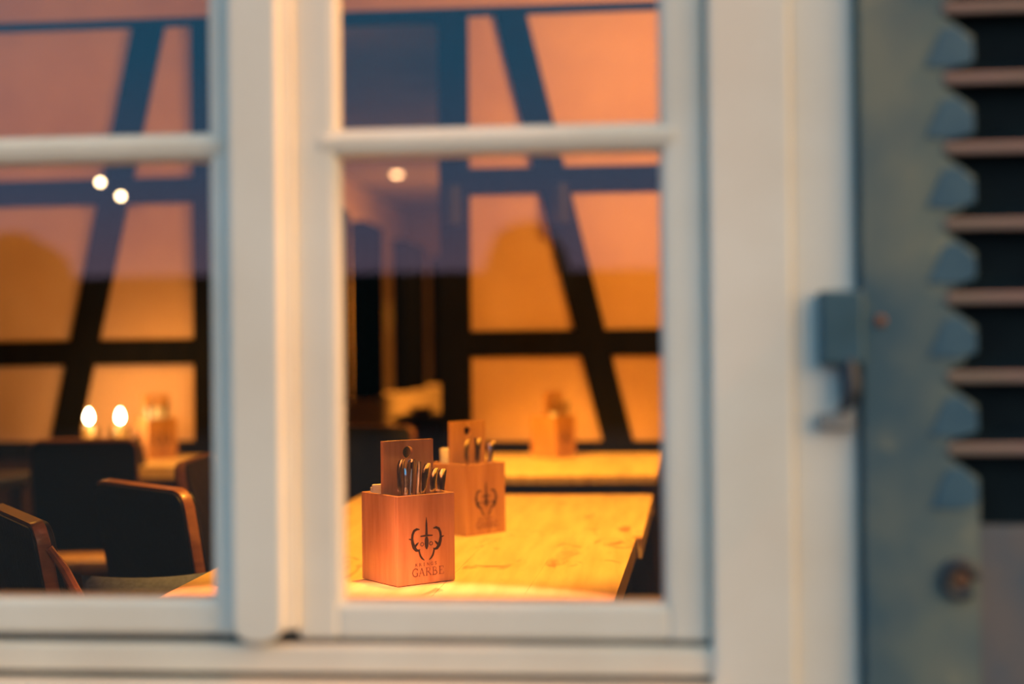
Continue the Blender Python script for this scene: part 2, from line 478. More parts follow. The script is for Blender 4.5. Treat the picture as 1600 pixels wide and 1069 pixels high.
# ------------------------------------------------------------------ the window
def sash(name, xl, xr, zl0, zl1, ztop, pane_l, pane_r, stile_y=0.0):
    w = empty(name)
    w['kind'] = 'structure'
    z_bot, z_glass, bar0, bar1 = zl0, zl1, 1.345, 1.3755
    P = M['paint']
    obj('stile', bx(xl, pane_l, stile_y, 0.045, z_bot, ztop, 0.006, 3), P, w)
    obj('stile', bx(pane_r, xr, stile_y, 0.045, z_bot, ztop, 0.006, 3), P, w)
    obj('bottom_rail', bx(pane_l - 0.004, pane_r + 0.004, stile_y + 0.001, 0.045, z_bot, z_glass, 0.007, 3), P, w)
    obj('top_rail', bx(pane_l - 0.004, pane_r + 0.004, stile_y + 0.001, 0.045, ztop - 0.045, ztop, 0.007, 3), P, w)
    # rounded glazing bar
    bm = prism([(0, bar0 + 0.002), (0, bar1 - 0.002), (0.02, bar1), (0.03, bar1 - 0.006), (0.034, (bar0 + bar1) / 2 + 0.003), (0.030, bar0 + 0.005), (0.018, bar0)], pane_l - 0.016, pane_r + 0.012)
    bm.transform(Matrix(((0, 1, 0, 0), (-1, 0, 0, 0.030), (0, 0, 1, 0), (0, 0, 0, 1))))
    bmesh.ops.bevel(bm, geom=bm.edges[:], offset=0.002, segments=2, affect='EDGES')
    obj('glazing_bar', bm, P, w, True)
    # putty beads: sloping strips round each pane
    for z0, z1 in ((z_glass, bar0), (bar1, ztop - 0.045)):
        for s, x in ((1, pane_l), (-1, pane_r)):
            bm = prism([(x - s * 0.004, 0.001), (x - s * 0.0005, 0.001), (x + s * 0.004, 0.0135), (x - s * 0.004, 0.0135)], z0, z1, axis='z')
            obj('putty_bead', bm, P, w)
    for z0, z1 in ((z_glass - 0.004, bar0 + 0.006), (bar1 - 0.006, ztop - 0.04)):
        obj('pane', bx(pane_l - 0.004, pane_r + 0.004, 0.0135, 0.0175, z0, z1), M['glass'], w)
    return w
w1 = sash('window_1', -0.815, -0.402, 0.860, 0.897, 1.83, -0.775, -0.432)
w2 = sash('window_2', -0.346, 0.070, 0.857, 0.8945, 1.83, -0.3025, 0.0285)
# cover strip between the casements, rounded foot
pts = [(-0.408, 1.83), (-0.408, 0.872), (-0.402, 0.862), (-0.390, 0.857), (-0.374, 0.857), (-0.362, 0.862), (-0.355, 0.872), (-0.355, 1.83)]
obj('cover_strip', prism(pts, -0.022, 0.03, 0.004), M['paint'], w1)
pts = [(-0.357, 1.83), (-0.357, 0.868), (-0.3445, 0.868), (-0.3445, 1.83)]
obj('cover_strip', prism(pts, -0.010, 0.03, 0.002), M['paint'], w1)

fr = empty('trim_1')
fr['kind'] = 'structure'
obj('jamb', bx(0.0712, 0.153, -0.014, 0.05, 0.80, 1.90, 0.005, 3), M['paint'], fr)
obj('outer_casing', bx(0.1515, 0.216, -0.006, 0.03, 0.70, 1.95, 0.006, 3), M['paint'], fr)
obj('jamb', bx(-0.93, -0.819, -0.014, 0.05, 0.80, 1.90, 0.005, 3), M['paint'], fr)
obj('outer_casing', bx(-1.0, -0.928, -0.006, 0.03, 0.70, 1.95, 0.006, 3), M['paint'], fr)
obj('head', bx(-0.93, 0.153, -0.010, 0.05, 1.834, 1.90, 0.005, 3), M['paint'], fr)
obj('bottom_rail', bx(-0.82, 0.0735, -0.006, 0.05, 0.824, 0.852, 0.004, 3), M['sill_paint'], fr)
obj('sill', bx(-0.96, 0.0735, -0.030, 0.05, 0.775, 0.8165, 0.004, 3), M['sill_paint'], fr)
obj('gap_board', bx(-0.82, 0.0735, 0.012, 0.05, 0.80, 0.87), M['iron_dark'], fr)
obj('apron', bx(-0.96, 0.216, -0.004, 0.05, 0.60, 0.78, 0.004), M['paint'], fr)
# small keeper on the sill below the middle strip
kp = empty('window_keeper', (-0.311, -0.034, 0.80))
obj('body', bx(-0.021, 0.021, -0.006, 0.012, -0.03, 0.017, 0.006, 3), M['sill_paint'], kp)
obj('pin', tube([(0.0, -0.012, -0.01), (0.0, 0.0, 0.004)], 0.005, 10), M['sill_paint'], kp)
tag(kp, 'small cream painted keeper block on the sill below the middle strip', 'window hardware')

# ------------------------------------------------------------------ shutter hinge plate on the casing
hg = empty('shutter_hinge', (0.1985, -0.012, 1.165))
obj('plate', bx(-0.0215, 0.020, -0.016, 0.008, -0.034, 0.038, 0.003), M['iron'], hg)
obj('hook', tube([(0.006, -0.008, -0.03), (0.007, -0.012, -0.055), (0.003, -0.014, -0.072), (-0.004, -0.014, -0.080)], [0.009, 0.010, 0.007, 0.004], 10), M['iron_dark'], hg, True)
obj('stop', bx(-0.024, 0.010, -0.008, 0.002, -0.097, -0.081, 0.003), mat('grey_putty', (0.28, 0.28, 0.27), rough=0.9), hg)
tag(hg, 'blue-green iron hinge plate with dark hook on the cream casing', 'hinge')

# ------------------------------------------------------------------ the louvred shutter
sh = empty('louvred_shutter', (0.0, 0.0, 0.0))
tag(sh, 'weathered teal louvred wooden shutter folded open beside the window', 'shutter')
SX0, SX1, SY0, SY1 = 0.2175, 0.326, -0.022, 0.006
zb, zt = 0.70, 1.90
edge_z = [1.049, 1.118, 1.194, 1.265, 1.338, 1.405, 1.473, 1.545, 1.617, 1.689, 1.760]
# stile: notched along its inner edge under every slat
pts = [(SX0, zt), (SX0, zb), (SX1, zb), (SX1, 0.976)]
for z in edge_z:
    pts += [(SX1, z - 0.028), (SX1 - 0.030, z - 0.008), (SX1 - 0.030, z + 0.008), (SX1 - 0.012, z + 0.014)]
pts += [(SX1, 1.80), (SX1, zt)]
obj('stile', prism(pts, SY0, SY1, 0.0015), M['shutter'], sh)
obj('bottom_rail', bx(SX1 - 0.002, 0.80, SY0 + 0.003, SY1, zb, 0.974, 0.003), M['shutter_rail'], sh)
obj('top_rail', bx(SX1 - 0.002, 0.80, SY0 + 0.001, SY1, 1.80, zt, 0.003), M['shutter'], sh)
obj('stile', bx(0.80, 0.90, SY0, SY1, zb, zt, 0.003), M['shutter'], sh)
obj('gap_shade_board', bx(SX0 + 0.02, 0.85, SY1 - 0.003, SY1 + 0.002, 0.9, 1.85), M['slat_shade'], sh)  # dark sheet behind the slats, stands in for shade in the gaps
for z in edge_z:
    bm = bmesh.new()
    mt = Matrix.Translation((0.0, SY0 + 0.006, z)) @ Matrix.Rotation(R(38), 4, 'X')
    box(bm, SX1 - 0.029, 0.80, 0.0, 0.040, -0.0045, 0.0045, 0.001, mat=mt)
    s = obj('slat', bm, M['slat_shade'], sh)
    e = obj('slat_edge', box(bmesh.new(), SX1 - 0.030, 0.80, -0.008, 0.001, -0.0050, 0.0050, 0.002, mat=Matrix.Translation((0.0, SY0 + 0.005, z))), M['slat_lit'], s)
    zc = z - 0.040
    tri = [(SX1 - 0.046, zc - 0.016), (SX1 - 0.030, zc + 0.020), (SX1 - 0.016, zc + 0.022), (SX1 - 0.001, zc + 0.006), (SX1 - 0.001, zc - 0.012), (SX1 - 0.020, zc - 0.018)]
    obj('paint_patch', prism(tri, SY0 - 0.002, SY0 + 0.004, 0.0008), M['paint_patch'], sh)  # thin plate standing in for a patch of sheltered stile paint
# rusty nail and dark bolt ring
n = obj('nail', lathe([(0.0045, 0), (0.0055, 0.002), (0.004, 0.004)], 12), M['rust'], sh)
n.location = (0.2345, SY0, 1.173)
n.rotation_euler = (R(90), 0, 0)
b = empty('ring_bolt', (0, 0, 0), 0, sh)
ring = [(0.306 + 0.0155 * math.cos(2 * math.pi * k / 24) * 0.9, SY0 - 0.004, 0.925 + 0.0155 * math.sin(2 * math.pi * k / 24)) for k in range(22)]
obj('ring', tube(ring, 0.0055, 8), M['iron_dark'], b, True)
sb = obj('bolt_head', lathe([(0.010, 0), (0.009, 0.004), (0.005, 0.006)], 14), M['rust'], b)
sb.location = (0.308, SY0, 0.925)
sb.rotation_euler = (R(90), 0, 0)

# ------------------------------------------------------------------ tables
def plank_table(name, label, corners, n, z=0.75, th=0.042, step=None, legs='posts'):
    """corners: near-left, near-right, far-right, far-left (x, y). Planks run from near to far."""
    a, b_, c, d = [Vector(p) for p in corners]
    cen = (a + b_ + c + d) / 4
    t = empty(name, (cen.x, cen.y, 0))
    tag(t, label, 'table')
    top = empty('tabletop', (0, 0, 0), 0, t)
    for k in range(n):
        f0, f1 = k / n, (k + 1) / n
        g = 0.0002
        p = [a.lerp(b_, f0), a.lerp(b_, f1), d.lerp(c, f1), d.lerp(c, f0)]
        p = [q - cen for q in p]
        p[0].x += g; p[3].x += g; p[1].x -= g; p[2].x -= g
        if step and k == n - 1:
            m0, m1 = p[0].lerp(p[3], step), p[1].lerp(p[2], step)
            bm = prism([tuple(p[0]), (p[1].x - 0.0, p[1].y), (m1.x - 0.0, m1.y), tuple(m0)], z - th, z, 0.0006, 'z')
            obj('plank', bm, M['oak'], top)
            bm = prism([(m0.x, m0.y + 0.001), (m1.x + 0.013, m1.y + 0.001), (p[2].x + 0.004, p[2].y), tuple(p[3])], z - th, z, 0.0006, 'z')
            obj('plank', bm, M['oak'], top)
        else:
            obj('plank', prism([tuple(q) for q in p], z - th, z - 0.0003 * (k % 2), 0.0006, 'z'), M['oak'], top)
    ins = 0.06
    cs = [q - cen for q in (a, b_, c, d)]
    cs = [q * (1 - ins / q.length) for q in cs]
    if legs == 'posts':
        for q in cs:
            obj('leg', bx(q.x - 0.035, q.x + 0.035, q.y - 0.035, q.y + 0.035, 0.0, z - th, 0.004), M['dark_wood'], t)
    else:
        for s in (0, 1):
            p0, p1 = (cs[0], cs[3]) if s == 0 else (cs[1], cs[2])
            obj('leg', bx(p0.x - 0.02, p0.x + 0.02, p0.y, p1.y, 0.0, z - th, 0.004), M['brown_wood'], t)
    lo = [Vector((min(q.x for q in cs), min(q.y for q in cs))), Vector((max(q.x for q in cs), max(q.y for q in cs)))]
    obj('apron', bx(lo[0].x + 0.08, lo[1].x - 0.08, lo[0].y + 0.0, lo[0].y + 0.022, z - th - 0.08, z - th, 0.002), M['dark_wood'], t)
    obj('apron', bx(lo[0].x + 0.08, lo[1].x - 0.08, lo[1].y - 0.022, lo[1].y, z - th - 0.08, z - th, 0.002), M['dark_wood'], t)
    return t
near_table = plank_table('dining_table', 'long honey oak dining table right inside the window with two wooden caddies',
    [(-0.783, 0.80), (-0.041, 0.80), (0.036, 2.468), (-0.763, 2.468)], 5, step=0.46)
far_table = plank_table('dining_table', 'honey oak table against the timber wall behind the window table',
    [(-0.66, 3.02), (0.058, 3.02), (0.108, 3.985), (-0.64, 3.985)], 5, th=0.024, legs='panels')
corner_table = plank_table('dining_table', 'small oak corner table with two candles by the left timber wall',
    [(-2.05, 3.43), (-1.575, 3.43), (-1.53, 3.985), (-2.05, 3.985)], 4)
gt = empty('gloss_table', (-2.46, 3.0, 0))
tag(gt, 'dark glossy table at the left edge beside the candle table', 'table')
obj('tabletop', bx(-0.45, 0.44, -0.22, 0.30, 0.715, 0.75, 0.004), M['gloss_top'], gt)
for sx in (-0.38, 0.37):
    for sy in (-0.16, 0.24):
        obj('leg', bx(sx - 0.025, sx + 0.025, sy - 0.025, sy + 0.025, 0, 0.715, 0.003), M['dark_wood'], gt)

# ------------------------------------------------------------------ chairs
def rounded(w, z0, z1, r, tw=0.0):
    """Outline in (x,z): wide at the top, rounded upper corners; tw narrows the foot."""
    pts = [(-w + tw, z0), (w - tw, z0)]
    for k in range(7):
        a = k * math.pi / 12
        pts.append((w - r + r * math.cos(a), z1 - r + r * math.sin(a)))
    for k in range(7):
        a = math.pi / 2 + k * math.pi / 12
        pts.append((-w + r + r * math.cos(a), z1 - r + r * math.sin(a)))
    return pts
def back_tf(yo, lean=10):
    return Matrix.Translation((0, yo, 0.47)) @ Matrix.Rotation(R(lean), 4, 'X') @ Matrix.Translation((0, 0, -0.47))
def chair(name, label, x, y, ang, w=0.19, arm=False, top=0.875):
    """Local +y is the way the chair faces; the middle of its back's top edge stands over (x, y)."""
    t = empty(name, (0, 0, 0), R(ang))
    tag(t, label, 'chair')
    yo = -0.20
    zt_ = 0.47 + (top - 0.47) / math.cos(R(10))
    tf = back_tf(yo)
    bm = prism(rounded(w, 0.505, zt_, 0.035), -0.011, 0.011, 0.002)
    bm.transform(tf)
    obj('back_shell', bm, M['ply'], t, True)
    for s, y0, y1 in ((-1, -0.016, -0.0105), (1, 0.0105, 0.020)):
        bm = prism(rounded(w - 0.004, 0.512, zt_ - 0.006, 0.032), y0, y1, 0.002)
        bm.transform(tf)
        obj('back_pad', bm, M['leather'], t, True)
    bm = prism([(-0.19, -0.20), (0.19, -0.20), (0.205, 0.10), (0.17, 0.20), (-0.17, 0.20), (-0.205, 0.10)], 0.440, 0.470, 0.010, 'z', 3)
    obj('seat', bm, M['seat_wood'], t, True)
    for sx in (-1, 1):
        bm = tube([(sx * 0.20, -0.24, 0.0), (sx * 0.175, -0.185, 0.45), (sx * 0.172, yo + 0.006, 0.60)], [0.013, 0.016, 0.012], 8)
        obj('leg', bm, M['dark_wood'], t)
        bm = tube([(sx * 0.20, 0.21, 0.0), (sx * 0.165, 0.15, 0.445)], [0.013, 0.017], 8)
        obj('leg', bm, M['dark_wood'], t)
    if arm:
        pth = [(w + 0.003, yo - 0.058, 0.835), (w + 0.007, yo - 0.036, 0.80), (w + 0.010, yo - 0.008, 0.74), (w + 0.012, yo + 0.012, 0.66), (w + 0.012, yo + 0.020, 0.57), (w + 0.010, yo + 0.022, 0.47)]
        bm = tube(pth, [0.006, 0.008, 0.010, 0.011, 0.011, 0.009], 8)
        obj('armrest', bm, M['ply'], t, True)
    back_y = yo - (zt_ - 0.47) * math.sin(R(10))
    off = Matrix.Rotation(R(ang), 3, 'Z') @ Vector((0, back_y, 0))
    t.location = (x - off.x, y - off.y, 0)
    return t
def end_at(px, py, ang, w):       # the right-hand end of the back's top edge stands at (px, py)
    v = Matrix.Rotation(R(ang), 2) @ Vector((w, 0))
    return px - v.x, py - v.y
c = end_at(-0.895, 1.346, -42, 0.19)
chair('dining_chair', 'black dining chair with glowing copper-brown edge, left of the window table', c[0], c[1], -42)
c = end_at(-0.965, 0.808, -54, 0.19)
chair('dining_chair', 'black dining chair with bent wooden arm, lowest in the left pane corner', c[0], c[1], -54, arm=True)
c = end_at(-1.60, 3.03, 10, 0.17)
chair('dining_chair', 'broad black dining chair standing before the small candle table', c[0], c[1], 10, w=0.17)
c = end_at(-1.135, 2.02, -85, 0.19)
chair('dining_chair', 'black dining chair half hidden behind the middle window strip', c[0], c[1], -85)
c = end_at(-0.83, 3.70, -24, 0.15)
chair('dining_chair', 'black dining chair in the doorway beside the tall timber post', -0.945, 3.72, 160, w=0.155)

# grey cushion standing on the seat of the lowest chair
bm = bmesh.new()
NX, NZ = 14, 14
for side in (-1, 1):
    g = []
    for i in range(NX + 1):
        row = []
        for k in range(NZ + 1):
            u, v = -1 + 2 * i / NX, -1 + 2 * k / NZ
            puff = (max(0, 1 - u ** 4) * max(0, 1 - v ** 4)) ** 0.55
            pin = 1 - 0.06 * (1 - abs(v)) * abs(u) - 0.0
            row.append(bm.verts.new((0.125 * u * (1 - 0.07 * (1 - v * v)), side * 0.045 * puff, 0.135 + 0.135 * v * (1 - 0.07 * (1 - u * u)))))
        g.append(row)
    for i in range(NX):
        for k in range(NZ):
            bm.faces.new((g[i][k], g[i + 1][k], g[i + 1][k + 1], g[i][k + 1]))
bmesh.ops.remove_doubles(bm, verts=bm.verts[:], dist=0.0004)
cu = obj('cushion', bm, M['grey_cloth'], None, True)
cu.location = (-0.905, 1.16, 0.4705)
cu.rotation_euler = (R(0), 0, R(14))
tag(cu, 'grey wool cushion standing on the chair seat by the window table corner', 'cushion')

# ------------------------------------------------------------------ room behind: sideboard with bowl
sbd = empty('sideboard', (-0.985, 5.20, 0))
obj('carcass', bx(-0.13, 0.16, -0.10, 0.28, 0.06, 0.815, 0.003), M['dark_wood'], sbd)
obj('top', bx(-0.145, 0.175, -0.12, 0.30, 0.815, 0.84, 0.004), M['dark_wood'], sbd)
for sx in (0, 1):
    dr = obj('door', bx(-0.12 + sx * 0.138, 0.012 + sx * 0.138, -0.116, -0.10, 0.10, 0.79, 0.003), M['dark_wood'], sbd)
    obj('knob', tube([(0.0 + sx * 0.03, -0.116, 0.5), (0.0 + sx * 0.03, -0.132, 0.5)], 0.008, 10), M['black_metal'], dr)
obj('plinth', bx(-0.12, 0.15, -0.09, 0.27, 0.0, 0.06), M['black_metal'], sbd)
tag(sbd, 'narrow dark sideboard in the back room carrying a bowl', 'sideboard')
bw = empty('copper_bowl', (-1.005, 5.17, 0.84))
obj('bowl', lathe([(0.025, 0.0), (0.030, 0.004), (0.052, 0.022), (0.060, 0.040), (0.057, 0.040), (0.045, 0.022), (0.02, 0.008)], 28), M['copper'], bw, True)
obj('foot', lathe([(0.026, 0.0), (0.024, 0.003), (0.02, 0.005)], 24), M['copper'], bw)
tag(bw, 'shallow copper bowl on the dark sideboard in the back room', 'bowl')

# ------------------------------------------------------------------ wooden cutlery caddies
SIDE, HGT, TH = 0.117, 0.153, 0.007
def plate_with_hole(x0, x1, z0, z1, hx, hz, hr, y0, y1, n=32):
    bm = bmesh.new()
    per, cir = [], []
    for k in range(n):
        a = 2 * math.pi * (k + 0.5) / n
        dx, dz = math.cos(a), math.sin(a)
        cir.append((hx + hr * dx, hz + hr * dz))
        ts = []
        if dx > 1e-9: ts.append((x1 - hx) / dx)
        if dx < -1e-9: ts.append((x0 - hx) / dx)
        if dz > 1e-9: ts.append((z1 - hz) / dz)
        if dz < -1e-9: ts.append((z0 - hz) / dz)
        tt = min(ts)
        per.append([hx + tt * dx, hz + tt * dz])
    for cx_, cz_ in ((x0, z0), (x1, z0), (x1, z1), (x0, z1)):      # snap the nearest rim point to each corner
        i = min(range(n), key=lambda j: (per[j][0] - cx_) ** 2 + (per[j][1] - cz_) ** 2)
        per[i] = [cx_, cz_]
    P = [[bm.verts.new((q[0], y, q[1])) for q in per] for y in (y0, y1)]
    Cc = [[bm.verts.new((q[0], y, q[1])) for q in cir] for y in (y0, y1)]
    for k in range(n):
        j = (k + 1) % n
        for s in (0, 1):
            bm.faces.new((P[s][k], P[s][j], Cc[s][j], Cc[s][k]))
        bm.faces.new((P[0][k], P[0][j], P[1][j], P[1][k]))
        bm.faces.new((Cc[0][k], Cc[0][j], Cc[1][j], Cc[1][k]))
    return bm
def emblem_bm(yf):
    """Antlers around an upright dagger."""
    bm = bmesh.new()
    y0, y1 = yf - 0.0004, yf + 0.0002
    kx, kz = 0.0001315, 0.000126
    Z = lambda v: 0.1115 - (v - 90) * kz
    ribbon(bm, [(0, Z(70)), (0, Z(150)), (0, Z(310))], [0.0006, 0.0034, 0.0052], y0, y1)
    ribbon(bm, [(-95 * kx, Z(324)), (0, Z(318)), (95 * kx, Z(324))], [0.0018, 0.0036, 0.0018], y0 - 0.0001, y1)
    ribbon(bm, [(0, Z(335)), (0, Z(370)), (0, Z(425)), (0, Z(470)), (0, Z(505))], [0.004, 0.0072, 0.0082, 0.0064, 0.002], y0, y1)
    for s in (-1, 1):
        p = lambda a: [(s * u * kx, Z(v)) for u, v in a]
        ribbon(bm, p([(105, 228), (150, 222), (190, 240), (215, 290), (222, 345), (216, 400), (195, 460), (160, 505), (125, 512), (100, 498)]), [0.0014, 0.0042, 0.0046, 0.0044, 0.0044, 0.0056, 0.0066, 0.0052, 0.0034, 0.001], y0, y1)
        ribbon(bm, p([(272, 345), (215, 358)]), [0.0012, 0.0034], y0 - 0.0001, y1)
        ribbon(bm, p([(125, 402), (150, 425), (185, 460)]), [0.001, 0.0034, 0.004], y0 - 0.0001, y1)
        ribbon(bm, p([(118, 498), (110, 545), (95, 590), (70, 625), (38, 650)]), [0.0022, 0.0030, 0.0034, 0.003, 0.0012], y0 - 0.0001, y1)
        rg = [(70 + 24 * math.cos(k * math.pi / 6), 432 + 24 * math.sin(k * math.pi / 6)) for k in range(13)]
        ribbon(bm, p(rg), 0.0011, y0 - 0.0001, y1)
    return bm
GLYPH = {   # strokes on a 1 x 1 letter box: (points, thick?)
    'G': [([(0.93, 0.80), (0.75, 0.97), (0.5, 1.0), (0.2, 0.85), (0.07, 0.5), (0.2, 0.15), (0.5, 0.0), (0.78, 0.05), (0.88, 0.12)], 1), ([(0.88, 0.05), (0.88, 0.42)], 1), ([(0.68, 0.42), (1.0, 0.42)], 0), ([(0.93, 0.98), (0.93, 0.76)], 0)],
    'A': [([(0.08, 0.0), (0.48, 1.0)], 0), ([(0.48, 1.0), (0.88, 0.0)], 1), ([(0.24, 0.36), (0.72, 0.36)], 0), ([(-0.04, 0.01), (0.22, 0.01)], 0), ([(0.72, 0.01), (1.02, 0.01)], 0)],
    'R': [([(0.2, 0.0), (0.2, 1.0)], 1), ([(0.04, 0.99), (0.5, 0.99), (0.72, 0.88), (0.76, 0.73), (0.66, 0.57), (0.2, 0.5)], 0), ([(0.45, 0.5), (0.95, 0.0)], 1), ([(0.04, 0.01), (0.36, 0.01)], 0)],
    'B': [([(0.2, 0.0), (0.2, 1.0)], 1), ([(0.04, 0.99), (0.5, 0.99), (0.68, 0.88), (0.68, 0.66), (0.5, 0.54), (0.2, 0.53)], 0), ([(0.5, 0.54), (0.78, 0.42), (0.82, 0.2), (0.6, 0.02), (0.04, 0.01)], 1)],
    'E': [([(0.2, 0.0), (0.2, 1.0)], 1), ([(0.04, 0.99), (0.80, 0.99), (0.80, 0.78)], 0), ([(0.2, 0.52), (0.62, 0.52)], 0), ([(0.04, 0.01), (0.86, 0.01), (0.86, 0.25)], 0)],
    'K': [([(0.2, 0.0), (0.2, 1.0)], 1), ([(0.8, 1.0), (0.2, 0.45)], 0), ([(0.35, 0.6), (0.9, 0.0)], 1)],
    'I': [([(0.5, 0.0), (0.5, 1.0)], 1), ([(0.3, 0.99), (0.7, 0.99)], 0), ([(0.3, 0.01), (0.7, 0.01)], 0)],
    'N': [([(0.15, 0.0), (0.15, 1.0)], 0), ([(0.15, 1.0), (0.85, 0.0)], 1), ([(0.85, 0.0), (0.85, 1.0)], 0)],
    'S': [([(0.82, 0.82), (0.6, 1.0), (0.3, 0.95), (0.2, 0.75), (0.45, 0.55), (0.75, 0.38), (0.8, 0.15), (0.5, 0.0), (0.15, 0.15)], 1)],
}
def text_bm(word, xc, z, cap, adv, wid, thick, thin, yf):
    bm = bmesh.new()
    x = xc - adv * len(word) / 2
    for ch in word:
        for pts, k in GLYPH[ch]:
            ribbon(bm, [(x + a * wid, z + b * cap) for a, b in pts], thick if k else thin, yf - 0.0004, yf + 0.0002)
        x += adv
    return bm
def caddy(label, x, y, ang, group='wooden cutlery caddies'):
    t = empty('cutlery_caddy', (x, y, 0.75), R(ang))
    tag(t, label, 'caddy', group)
    h = SIDE / 2
    bw_ = M['box_wood']
    obj('side_panel', bx(-h, h, -h, -h + TH, 0.001, HGT, 0.0012), bw_, t)
    obj('side_panel', bx(-h, h, h - TH, h, 0.001, HGT, 0.0012), bw_, t)
    obj('side_panel', bx(-h, -h + TH, -h + TH, h - TH, 0.001, HGT, 0.0012), bw_, t)
    obj('side_panel', bx(h - TH, h, -h + TH, h - TH, 0.001, HGT, 0.0012), bw_, t)
    obj('base', bx(-h + TH, h - TH, -h + TH, h - TH, 0.0, 0.008), bw_, t)
    obj('divider', plate_with_hole(-h + TH, h - TH, 0.008, 0.243, -0.001, 0.222, 0.0105, -0.004, 0.004), bw_, t)
    obj('emblem', emblem_bm(-h), M['ink'], t)
    obj('lettering', text_bm('GARBE', 0.004, 0.0145, 0.0135, 0.0135, 0.0120, 0.0017, 0.0008, -h), M['faded_ink'], t)
    obj('lettering', text_bm('KRINGS', 0.000, 0.0315, 0.0052, 0.0078, 0.0052, 0.0008, 0.0005, -h), M['faded_ink'], t)
    return t

def cut_bm(profile, th, n_bend=0.0):
    """Flat steel piece standing along z: (z, width, forward offset) rows."""
    bm = bmesh.new()
    rows = []
    for z, w, f in profile:
        ring = []
        for k in range(8):
            a = 2 * math.pi * k / 8
            ring.append(bm.verts.new((w / 2 * math.cos(a), f + th / 2 * math.sin(a), z)))
        rows.append(ring)
    for p, q in zip(rows, rows[1:]):
        for k in range(8):
            bm.faces.new((p[k], p[(k + 1) % 8], q[(k + 1) % 8], q[k]))
    bm.faces.new(rows[0][::-1])
    bm.faces.new(rows[-1])
    return bm
HANDLE = [(0.075, 0.006, 0), (0.10, 0.007, 0), (0.13, 0.0105, -0.001), (0.16, 0.0145, -0.001), (0.175, 0.0165, -0.002), (0.185, 0.0170, -0.004), (0.192, 0.0150, -0.0065), (0.1955, 0.009, -0.009)]
KNIFE_H = [(0.095, 0.010, 0), (0.11, 0.0105, 0), (0.15, 0.0125, 0), (0.18, 0.0145, 0), (0.190, 0.0125, 0), (0.195, 0.007, 0)]
proto = {}
def cutlery(kind, caddy_o, lx, ly, tilt, turn, zoff, label, group):
    """kind: fork, knife or spoon; standing handle-up in the caddy at local (lx, ly)."""
    root = empty(kind)
    if kind not in proto:
        if kind == 'knife':
            h = obj('handle', cut_bm(KNIFE_H, 0.0075), M['steel'], root, True)
            e = obj('blade', cut_bm([(0.003, 0.004, 0), (0.015, 0.014, 0), (0.06, 0.018, 0), (0.09, 0.014, 0), (0.098, 0.010, 0)], 0.0016), M['steel'], root, True)
        elif kind == 'spoon':
            h = obj('handle', cut_bm(HANDLE, 0.0042), M['steel'], root, True)
            e = obj('bowl', cut_bm([(0.002, 0.008, 0), (0.008, 0.022, 0.003), (0.025, 0.036, 0.006), (0.045, 0.034, 0.005), (0.062, 0.016, 0.001), (0.078, 0.006, 0)], 0.0030), M['steel'], root, True)
        else:
            h = obj('handle', cut_bm(HANDLE, 0.0042), M['steel'], root, True)
            bm = cut_bm([(0.036, 0.022, 0.002), (0.05, 0.022, 0.003), (0.064, 0.014, 0.001), (0.078, 0.006, 0)], 0.0024)
            for k in range(4):
                box(bm, -0.011 + 0.0062 * k, -0.0076 + 0.0062 * k, 0.0008, 0.0032, 0.002, 0.038)
            e = obj('tines', bm, M['steel'], root, True)
        proto[kind] = (h, e)
    else:
        for p in proto[kind]:
            q = p.copy()
            COL.objects.link(q)
            q.parent = root
    mw = Matrix.Translation(caddy_o.location) @ Matrix.Rotation(caddy_o.rotation_euler.z, 4, 'Z')
    if zoff < 0:                      # a shorter piece of the set
        root.scale = (1, 1, 1 + zoff / 0.2)
        zoff = 0.0
    p = mw @ Vector((lx, ly, 0.010 + zoff))
    root.location = p
    root.rotation_euler = (Matrix.Rotation(caddy_o.rotation_euler.z, 4, 'Z') @ Matrix.Rotation(R(tilt), 4, 'Y') @ Matrix.Rotation(R(turn), 4, 'Z')).to_euler()
    tag(root, label, kind, group)
    return root
def napkin(caddy_o, lx, ly, h, turn, label, group, roll=False, wide=0.030):
    root_loc = Matrix.Translation(caddy_o.location) @ Matrix.Rotation(caddy_o.rotation_euler.z, 4, 'Z') @ Vector((lx, ly, 0.0085))
    if roll:
        bm = lathe([(0.011, 0), (0.0115, 0.002), (0.0128, h - 0.003), (0.0125, h), (0.0100, h - 0.001), (0.0092, h - 0.006), (0.0082, h - 0.001), (0.005, h), (0.002, h - 0.004)], 20)
    else:
        bm = bmesh.new()
        box(bm, -wide / 2, wide / 2, -0.0018, 0.0018, 0, h, 0.0014, 3)
        box(bm, -wide / 2 + 0.002, wide / 2, 0.0018, 0.0030, 0, h - 0.004, 0.0005, 1)
    o = obj('paper_napkin', bm, M['paper'], None, True)
    o.location = root_loc
    o.rotation_euler = (0, 0, caddy_o.rotation_euler.z + R(turn))
    tag(o, label, 'napkin', group)

cn = caddy('wooden cutlery caddy nearest the window, in sharp focus, dark front with GARBE', -0.3995, 1.0305, 41.7)
cm = caddy('orange-lit wooden cutlery caddy right behind the sharp one on the window table', -0.372, 1.674, 50)
cf = caddy('yellow-lit blurred caddy on the far oak table against the timber wall', -0.3085, 3.80, 55)
cl = caddy('blurred wooden caddy on the candle table in the left window', -1.805, 3.80, 42)

